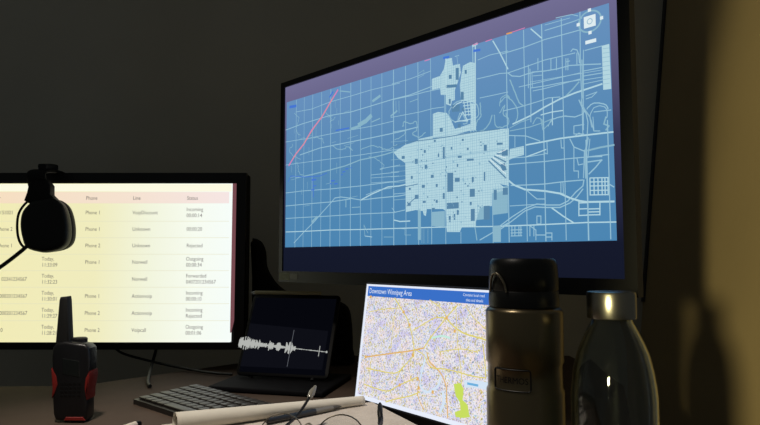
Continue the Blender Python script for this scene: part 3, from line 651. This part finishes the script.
# fine-grained street map
m = emit('city_map', (235, 235, 240)); nt = m.node_tree; e = [n for n in nt.nodes if n.type == 'EMISSION'][0]
tc = nt.nodes.new('ShaderNodeTexCoord')
def noise(sc, det=2):
    n = nt.nodes.new('ShaderNodeTexNoise'); n.inputs['Scale'].default_value = sc; n.inputs['Detail'].default_value = det; nt.links.new(tc.outputs['Object'], n.inputs['Vector']); return n
def ramp(src, stops, mode='LINEAR'):
    r = nt.nodes.new('ShaderNodeValToRGB'); r.color_ramp.interpolation = mode; els = r.color_ramp.elements
    while len(els) < len(stops): els.new(.5)
    for el, (p, c) in zip(els, stops): el.position = p; el.color = (*lin(c), 1)
    nt.links.new(src, r.inputs['Fac']); return r
n1 = noise(430, 3); r1 = ramp(n1.outputs['Fac'], [(.32, (160, 160, 180)), (.42, (208, 208, 224)), (.5, (230, 230, 240)), (.58, (242, 240, 244)), (.68, (222, 212, 214))])
n2 = noise(340, 2); r2 = ramp(n2.outputs['Fac'], [(.32, (226, 218, 120)), (.40, (236, 232, 190)), (.46, (255, 255, 255)), (.6, (255, 255, 255)), (.66, (190, 216, 236)), (.74, (180, 228, 214))])
n3 = noise(60, 2); r3 = ramp(n3.outputs['Fac'], [(.35, (228, 222, 246)), (.5, (246, 246, 246)), (.65, (252, 238, 236))])
def mul(a, b):
    x = nt.nodes.new('ShaderNodeMix'); x.data_type = 'RGBA'; x.blend_type = 'MULTIPLY'; x.inputs[0].default_value = 1
    nt.links.new(a, x.inputs[6]); nt.links.new(b, x.inputs[7]); return x.outputs[2]
nt.links.new(mul(mul(r1.outputs[0], r2.outputs[0]), r3.outputs[0]), e.inputs['Color']); e.inputs['Strength'].default_value = 1.12
bm = sheet(); cm = [m, emit('page_white', (232, 238, 252)), emit('header_blue', (58, 112, 200)), emit('road_yellow', (224, 210, 112)), emit('road_orange', (226, 180, 104)), emit('park_green', (200, 222, 96)), emit('header_text', (222, 234, 250)), emit('water_blue', (212, 228, 244)), emit('pond', (110, 176, 222)), emit('mint', (196, 236, 222))]
poly(bm, panC, [(0, 0), (CW, 0), (CW, CH), (0, CH)], 1, 1)
hz0, hz1 = HC(369, 296)[1], HC(369, 286)[1]; mg = .006
poly(bm, panC, [(mg, .006), (CW-mg, .006), (CW-mg, hz0), (mg, hz0)], 2, 0)
poly(bm, panC, [(.005, hz0), (CW-.005, hz0), (CW-.005, hz1), (.005, hz1)], 3, 2)
put_text(bm, panC, 'Downtown Winnipeg Area', .009, hz0+(hz1-hz0)*.3, (hz1-hz0)*.72, 5, 6, .80)
tq = HC(463, 298.5); put_text(bm, panC, 'Contains local road', tq[0], hz0+(hz1-hz0)*.60, (hz1-hz0)*.34, 5, 6, .9); put_text(bm, panC, 'data and details', tq[0]+.006, hz0+(hz1-hz0)*.18, (hz1-hz0)*.34, 5, 6, .9)
def RC(pts, w, mi, lay=4, curve=True):
    q = [HC(x, y) for x, y in pts]
    if curve: q = [(p.x, p.y) for p in catmull([(a, b, 0) for a, b in q], 5)]
    stroke(bm, panC, q, w*.00155, lay, mi)
for pts, w, mi in (([(366, 357), (380, 355), (395, 353), (410, 351), (424, 348)], 1.6, 4), ([(424, 348), (432, 336), (440, 326), (447, 317), (457, 306)], 1.5, 3), ([(395, 298), (401, 308), (407, 318), (411, 330), (414, 345), (414, 357)], 1.5, 3),
        ([(414, 330), (424, 324), (435, 318), (446, 318)], 1.2, 3), ([(446, 318), (456, 328), (466, 334), (480, 338), (488, 341)], 1.6, 3), ([(414, 356), (408, 362), (400, 372), (396, 381)], 1.2, 3),
        ([(367, 368), (380, 371), (396, 373), (404, 366)], 1.3, 3), ([(364, 384), (375, 388), (388, 391), (400, 385), (418, 377)], 1.3, 3), ([(386, 402), (396, 399), (410, 396), (420, 392)], 1.3, 3),
        ([(427, 352), (430, 362), (440, 372), (446, 385), (447, 398), (448, 418)], 1.5, 4), ([(414, 349), (424, 355), (431, 367), (445, 369), (458, 372), (472, 376), (486, 378)], 1.2, 3),
        ([(456, 306), (457, 326), (458, 345), (461, 368), (462, 384)], 1.0, 3), ([(400, 300), (394, 320), (392, 340), (391, 352)], .9, 3), ([(369, 312), (385, 309), (400, 308)], .9, 3), ([(430, 300), (441, 308), (447, 317)], 1.1, 3),
        ([(483, 344), (485, 360), (486, 378)], 1.3, 3), ([(420, 380), (418, 395), (424, 410)], 1.1, 4), ([(372, 357), (370, 375), (374, 392)], .9, 3), ([(440, 352), (460, 349), (478, 352)], .9, 3), ([(466, 306), (474, 318), (487, 330)], .9, 3)): RC(pts, w*.8, mi)
for x, y in ((371, 297), (410, 325), (447, 318), (413, 355), (366, 357), (418, 379), (419, 388), (404, 312), (455, 331), (400, 385), (433, 392)):
    a = HC(x, y); k = .0022; poly(bm, panC, [(a[0]-k, a[1]-k), (a[0]+k, a[1]-k), (a[0]+k, a[1]+k), (a[0]-k, a[1]+k)], 5, 4)
q = T2 = [HC(x, y) for x, y in ((454, 384), (461, 383), (464, 389), (463, 400), (468, 405), (470, 417), (464, 418), (456, 417), (455, 412), (461, 410), (460, 402), (456, 396))]
poly(bm, panC, q, 5, 5)
RC([(423, 368), (420, 384), (427, 392), (438, 386), (441, 376)], 2.2, 7, 3); RC([(427, 352), (424, 364), (421, 372)], 2.4, 7, 3); RC([(440, 412), (444, 402), (443, 392)], 3, 7, 3)
RC([(466, 384), (476, 384), (486, 386)], 6, 7, 3); RC([(468, 383.5), (473, 384.5), (478, 385.5)], 1.9, 8, 5); RC([(432, 338), (442, 336), (450, 338)], 1.8, 9, 3)
obj('screen', bm, cm, ct, sm=False)
bm = bmesh.new(); box(bm, .01, CW-.01, .009, .012, -.004, .05, Mc, .001, 1)
for x in (.03, CW-.04): 
    pA = Mc @ Vector((x, .012, .10)); pB = Vector((pA.x+.05, pA.y+.045, DESK+.005)); tube(bm, [pA, pB], .0045, 10); pC = Mc @ Vector((x, .010, 0)); tube(bm, [pC, Vector((pC.x, pC.y, DESK+.005))], .0045, 10); tube(bm, [Vector((pC.x, pC.y, DESK+.005)), pB], .0045, 10)
obj('stand', bm, blackm, ct)

# ------------------------------------------------------------------ paper stack with rolled sheet, pen, glasses
SZ = ZC-.215; ap = on_z(372, 402, SZ); pr = on_z(417, 425, SZ)
us = Vector((-(.9), -.44, 0)).normalized(); vs_ = Vector((.43, -.9, 0)).normalized()
vs_ = (pr-ap).normalized(); us = Vector((vs_.y, -vs_.x, 0))
paper = mat('grey_paper', (186, 177, 166), .85, bump=.6, bscale=260, vary=.08, vscale=60)
def sheetbm(bm, off, z0, z1, L=.30, Wd=.215):
    a = ap+off; pts = [a, a+us*L, a+us*L+vs_*Wd, a+vs_*Wd]
    lo = [bm.verts.new((p.x, p.y, z0)) for p in pts]; hi = [bm.verts.new((p.x, p.y, z1)) for p in pts]
    bm.faces.new(hi); bm.faces.new(lo[::-1])
    for i in range(4): bm.faces.new((lo[i], hi[i], hi[(i+1) % 4], lo[(i+1) % 4]))
    return bm
pad = thing('notepad', 'grey paper pad lying under the eyeglasses at the bottom edge', 'notepad', (ap+us*.15+vs_*.1)*1.0)
pad.location.z = DESK
obj('cover', sheetbm(bmesh.new(), Vector((0, 0, 0)), DESK, DESK+.003), mat('pad_cover', (60, 58, 56), .7), pad)
obj('page_block', sheetbm(bmesh.new(), us*.001+vs_*.001, DESK+.0031, SZ-.0006, .298, .213), mat('page_edges', (120, 114, 104), .8), pad)
obj('top_sheet', sheetbm(bmesh.new(), Vector((0, 0, 0)), SZ-.0005, SZ), paper, pad)
# rolled sheet of paper along the far edge, dark hollow at its left end
rl = on_z(175, 422.5, SZ+.0125); rr_ = on_z(363, 400.5, SZ+.0066)
ax = (rr_-rl).normalized(); sd = Vector((0, 0, 1)).cross(ax).normalized(); upv = ax.cross(sd)
bm = bmesh.new(); N = 40; S = 44; rows_ = []
for j in range(N+1):
    t = j/N; c = rl.lerp(rr_, t); r0 = .0125*(1-t)+.0066*t; row = []
    for i in range(S+1):
        a = 2*PI*1.6*i/S; r = r0*(1-.20*i/S); row.append(bm.verts.new(c+(sd*math.cos(a+1.5*PI)+upv*math.sin(a+1.5*PI))*r))
    rows_.append(row)
for a, b in zip(rows_, rows_[1:]):
    for i in range(S): bm.faces.new((a[i], a[i+1], b[i+1], b[i]))
o = obj('rolled_paper', bm, mat('white_paper', (206, 200, 186), .75, bump=.2, bscale=60, vary=.04, vscale=30))
md = o.modifiers.new('s', 'SOLIDIFY'); md.thickness = .0005; md.offset = 1
tag(o, 'whitish rolled up sheet of paper lying along the back edge of the grey pad', 'rolled paper')
# pen lying in front of the roll
p0 = on_z(266, 421.5, SZ+.0045); p1 = on_z(342, 406.0, SZ+.0045); d = (p1-p0); pen = thing('pen', 'dark ballpoint pen lying on the pad in front of the rolled paper', 'pen', p0)
obj('barrel', tube(bmesh.new(), [p0, p0+d*.02, p0+d*.62], [.002, .0042, .0042], 14), mat('pen_dark', (28, 28, 32), .3), pen)
o = obj('grip', tube(bmesh.new(), [p0+d*.6205, p0+d*.86], [.0042, .0038], 14), mat('pen_grey', (120, 116, 108), .35, .4), pen)
obj('nib', tube(bmesh.new(), [p0+d*.8605, p0+d*1.0], [.0036, .0008], 14), mat('pen_tip', (80, 78, 74), .3, .7), pen)
# eyeglasses
gy = .675; gl = thing('eyeglasses', 'thin rimmed eyeglasses lying on the grey pad with dark arms pointing up', 'eyeglasses', (at_y(325, 440, gy).x, gy, SZ))
cL = at_y(281.5, 433, gy); cR = at_y(340, 437, gy-.085); rw = .0205
wire = mat('wire_rim', (150, 142, 128), .3, .9); tipb = mat('temple_black', (7, 7, 8), .5, spec=.2)
def rimpts(c): return [c+Vector((math.cos(2*PI*k/36)*rw*(1.08), .004*math.cos(2*PI*k/36), math.sin(2*PI*k/36)*rw*1.0)) for k in range(37)]
for c in (cL, cR):
    c.z = max(c.z, SZ+rw+.002)
    obj('rim', tube(bmesh.new(), rimpts(c), .00065, 8), wire, gl)
    bm = bmesh.new(); vs2 = [bm.verts.new(p+Vector((0, -.0004, 0))) for p in rimpts(c)[:-1]]; vs3 = [bm.verts.new(p+Vector((0, .0008, 0))) for p in rimpts(c)[:-1]]
    bm.faces.new(vs2); bm.faces.new(vs3[::-1])
    for k in range(36): bm.faces.new((vs2[k], vs3[k], vs3[(k+1) % 36], vs2[(k+1) % 36]))
    obj('lens', bm, mat('clear_lens', (250, 250, 250), .02, trans=1), gl)
obj('bridge', tube(bmesh.new(), catmull([cL+Vector((rw*1.05, .004, .004)), (cL+cR)/2+Vector((0, .004, .010)), cR+Vector((-rw*1.05, -.004, .004))], 5), .001, 8), wire, gl)
hA = cL+Vector((-rw*.85, .003, -rw*.45)); tA = at_y(309, 398, .80); tA2 = at_y(315.5, 386, .815)
mid = at_y(295, 418, .765)
obj('temple', tube(bmesh.new(), catmull([hA, mid, tA], 6), [.0009]*4+[.0018]*9, 10), tipb, gl)
bm = bmesh.new(); tube(bm, [tA+(tA-mid).normalized()*.0004, tA.lerp(tA2, .45), tA2], [.0030, .0042, .0016], 12)
o = obj('temple_tip', bm, mat('clear_tip', (120, 116, 106), .12, spec=.8), gl); o['label'] = 'shiny pale temple tip'
hB = cR+Vector((rw*1.05, .004, 0)); tB = at_y(380, 402.5, .79); mB = at_y(379.5, 425, .74)
obj('temple', tube(bmesh.new(), catmull([hB, mB, at_y(380, 412, .77), tB], 6), [.0014]*7+[.0034]*8+[.0032, .0026, .0016, .0006], 10), tipb, gl)

# white pen cut by the bottom edge
p0 = on_z(139.5, 423.5, DESK+.005); d = Vector((-.045, -.11, 0)); wp = thing('pen', 'white pen with a dark end at the bottom edge below the keyboard', 'pen', p0)
obj('barrel', tube(bmesh.new(), [p0+d*.07, p0+d*1.0], .005, 14), mat('pen_white', (210, 200, 186), .35), wp)
obj('end_cap', tube(bmesh.new(), [p0, p0+d*.0695], [.0042, .005], 14), tipb, wp)

# ------------------------------------------------------------------ steel flask
ty = .66; K = ty/F; txc = (522.5-380)*K
def zf(py): return at_y(524, py, ty).z
fl = thing('thermos_flask', 'tall brushed steel vacuum flask with a black screw lid', 'flask', (txc, ty, DESK))
zs = zf(311); rB = .0402
prof = [(.0001, DESK+.001), (rB-.004, DESK+.001), (rB-.0005, DESK+.005), (rB, DESK+.012), (rB, zf(389)), (rB-.0016, zf(386)), (rB-.0016, zf(363)), (rB, zf(360)), (rB, zs), (rB-.001, zf(309)), (rB-.004, zf(306.5)), (.030, zf(306.3)), (.0001, zf(306.3))]
obj('body', lathe(bmesh.new(), prof, txc, ty), mat('flask_steel', (122, 110, 86), .30, .9, bump=.03, bscale=900), fl)
prof = [(.0001, zf(306)), (.0365, zf(306)), (.0368, zf(300)), (.0362, zf(291)), (.0355, zf(290)), (.0362, zf(289)), (.0362, zf(275)), (.0355, zf(266)), (.0342, zf(260.5)), (.0318, zf(258.5)), (.0290, zf(258.6)), (.0001, zf(258.8))]
obj('lid', lathe(bmesh.new(), prof, txc, ty), mat('lid_black', (10, 10, 12), .4, spec=.4, bump=.05), fl)
bm = bmesh.new(); lp = []
for k in range(17):
    t = k/16; a = math.radians(-90-78+38*t); r = .0372+.0022*math.sin(PI*t); z = zf(291)+(zf(272.5)-zf(291))*math.sin(PI*t)**.6
    lp.append((txc+r*math.cos(a), ty+r*math.sin(a), z))
tube(bm, lp, .0012, 10); obj('carry_loop', bm, mat('loop_metal', (130, 122, 106), .35, .9), fl)
# embossed name plate on the band
bm = bmesh.new(); th0 = math.radians(-90-34); hp = .52; zc0 = zf(374.5)
def cyl(s, z, r): a = th0+s/rB; return Vector((txc+r*math.cos(a), ty+r*math.sin(a), z))
fr = rrect(-.0205, .0205, -.0105, .0105, .0025, 4)
def dens(pts):
    out = []
    for a, b in zip(pts, pts[1:]+pts[:1]):
        n = max(1, int(math.hypot(b[0]-a[0], b[1]-a[1])/.002))
        for k in range(n): out.append((a[0]+(b[0]-a[0])*k/n, a[1]+(b[1]-a[1])*k/n))
    return out
dp = dens(fr); tube(bm, [cyl(x, zc0+z, rB-.0012) for x, z in dp+[dp[0]]], .0008, 8, False)
me = text_bm('THERMOS', .0088, 'CENTER'); b2 = bmesh.new(); b2.from_mesh(me); vm = {v: bm.verts.new(cyl(v.co.x*.92, zc0-.003+v.co.y, rB-.0009)) for v in b2.verts}
for f in b2.faces:
    try: bm.faces.new([vm[v] for v in f.verts])
    except ValueError: pass
b2.free(); obj('name_plate', bm, mat('engraved_black', (8, 8, 8), .5), fl, sm=False)

# ------------------------------------------------------------------ glass bottle
by = .60; KB = by/F; bxc = (609.3-380)*KB
def zb(py): return at_y(611, py, by).z
bt = thing('glass_bottle', 'clear glass bottle with a steel cap standing beside the steel flask', 'bottle', (bxc, by, DESK))
outp = [(.0001, DESK+.0005), (.034, DESK+.0005), (.0385, DESK+.004), (.0395, DESK+.012), (.0395, zb(395)), (.0385, zb(384)), (.0365, zb(369)), (.0330, zb(353)), (.0285, zb(341)), (.0235, zb(330)), (.0195, zb(322)), (.0180, zb(317)), (.0175, zb(305)), (.0175, zb(298))]
inn = [(max(r-.0028, .0001), z+(.004 if z < DESK+.002 else 0)) for r, z in outp]
bm = lathe(bmesh.new(), outp+inn[::-1], bxc, by); obj('glass', bm, mat('clear_glass', (215, 222, 220), .03, trans=1, spec=.5), bt)
zt = zb(291.3)
prof = [(.0185, zb(318)), (.0224, zb(318)), (.0228, zb(316.5)), (.0228, zb(294)), (.0220, zb(291.8)), (.0198, zt), (.0001, zt), (.0001, zb(297.5)), (.0185, zb(297.5))]
obj('cap', lathe(bmesh.new(), prof, bxc, by, close=True), steel, bt)

# ------------------------------------------------------------------ black bag behind the tablet
bgy = 1.335
bo = [(252, 238), (258, 242), (262, 252), (263, 266), (268, 277), (276, 287), (290, 296), (305, 300), (330, 302), (344, 306), (350, 318), (352, 352), (350, 378), (300, 383), (262, 378), (252, 360)]
bg = thing('bag', 'black soft bag standing behind the black tablet', 'bag', (at_y(300, 385, 1.40).x, 1.405, DESK))
pts = [at_y(x, y, 1.405) for x, y in bo]; pts = [(p.x, max(p.z, DESK+.001)) for p in pts]
pc = catmull([(a, b, 0) for a, b in pts+[pts[0]]], 3)[:-1]
bm = bmesh.new(); prism(bm, [(p.x, max(p.y, DESK+.0008)) for p in pc], 1.3985, 1.47, None, .012, 4)
fab = mat('black_fabric', (10, 10, 14), .9, spec=.15, bump=.5, bscale=400); obj('body', bm, fab, bg)
bm = bmesh.new(); tube(bm, catmull([(pts[8][0]-.03, 1.43, pts[8][1]-.012), (pts[8][0]-.02, 1.43, pts[8][1]+.006), (pts[8][0]+.0, 1.43, pts[8][1]+.006), (pts[8][0]+.01, 1.43, pts[8][1]-.012)], 5), .003, 8); obj('handle', bm, fab, bg)

# ------------------------------------------------------------------ cables
cb = mat('cable_black', (10, 10, 11), .6)
def cable(pts, r, label):
    o = obj('cable', tube(bmesh.new(), catmull(pts, 6), r, 10), cb); tag(o, label, 'cable')
cable([at_y(158, 340, 1.45), at_y(155.5, 352, 1.39), at_y(151.5, 366, 1.34), on_z(148, 381, DESK+.004), on_z(150, 386, DESK+.004)], .0034, 'short black cable hanging down steeply below the left monitor')
cable([at_y(112, 344, 1.42), at_y(122, 353, 1.39), at_y(152, 361.5, 1.36), at_y(185, 368.5, 1.33), on_z(212, 373, DESK+.005), on_z(232, 374.5, DESK+.005)], .0027, 'long black cable slanting from the left monitor towards the black tablet')

# ------------------------------------------------------------------ light
def area(name, loc, target, power, size, col, spread=PI, shape='DISK'):
    l = bpy.data.lights.new(name, 'AREA'); l.energy = power; l.size = size; l.color = col; l.shape = shape; l.spread = spread
    o = bpy.data.objects.new(name, l); C.objects.link(o); o.location = loc; o.rotation_euler = (Vector(target)-Vector(loc)).to_track_quat('-Z', 'Y').to_euler(); return o
def spot(name, loc, target, power, ang, rad, col, blend=.4):
    l = bpy.data.lights.new(name, 'SPOT'); l.energy = power; l.spot_size = math.radians(ang); l.spot_blend = blend; l.shadow_soft_size = rad; l.color = col
    o = bpy.data.objects.new(name, l); C.objects.link(o); o.location = loc; o.rotation_euler = (Vector(target)-Vector(loc)).to_track_quat('-Z', 'Y').to_euler(); return o
spot('warm_room_lamp', (-.38, -.35, ZC+.04), (-.38+math.sin(math.radians(90)), -.35+math.cos(math.radians(90)), ZC-.02), 73, 118.2, .045, (1, .89, .45), .06)
spot('paper_fill', (-.42, .50, ZC+1.1), (-.24, .74, DESK), 68, 44, .06, (1, .90, .78), .9)  # unseen fill spot, added to brighten the papers and front of the desk
w = bpy.data.worlds.new('world'); bpy.context.scene.world = w; w.use_nodes = True
w.node_tree.nodes['Background'].inputs[0].default_value = (.94, 1.0, .92, 1); w.node_tree.nodes['Background'].inputs[1].default_value = .049
vs = bpy.context.scene.view_settings; vs.view_transform = 'Standard'; vs.look = 'None'; vs.exposure = 0; vs.gamma = 1; vs.use_curve_mapping = False
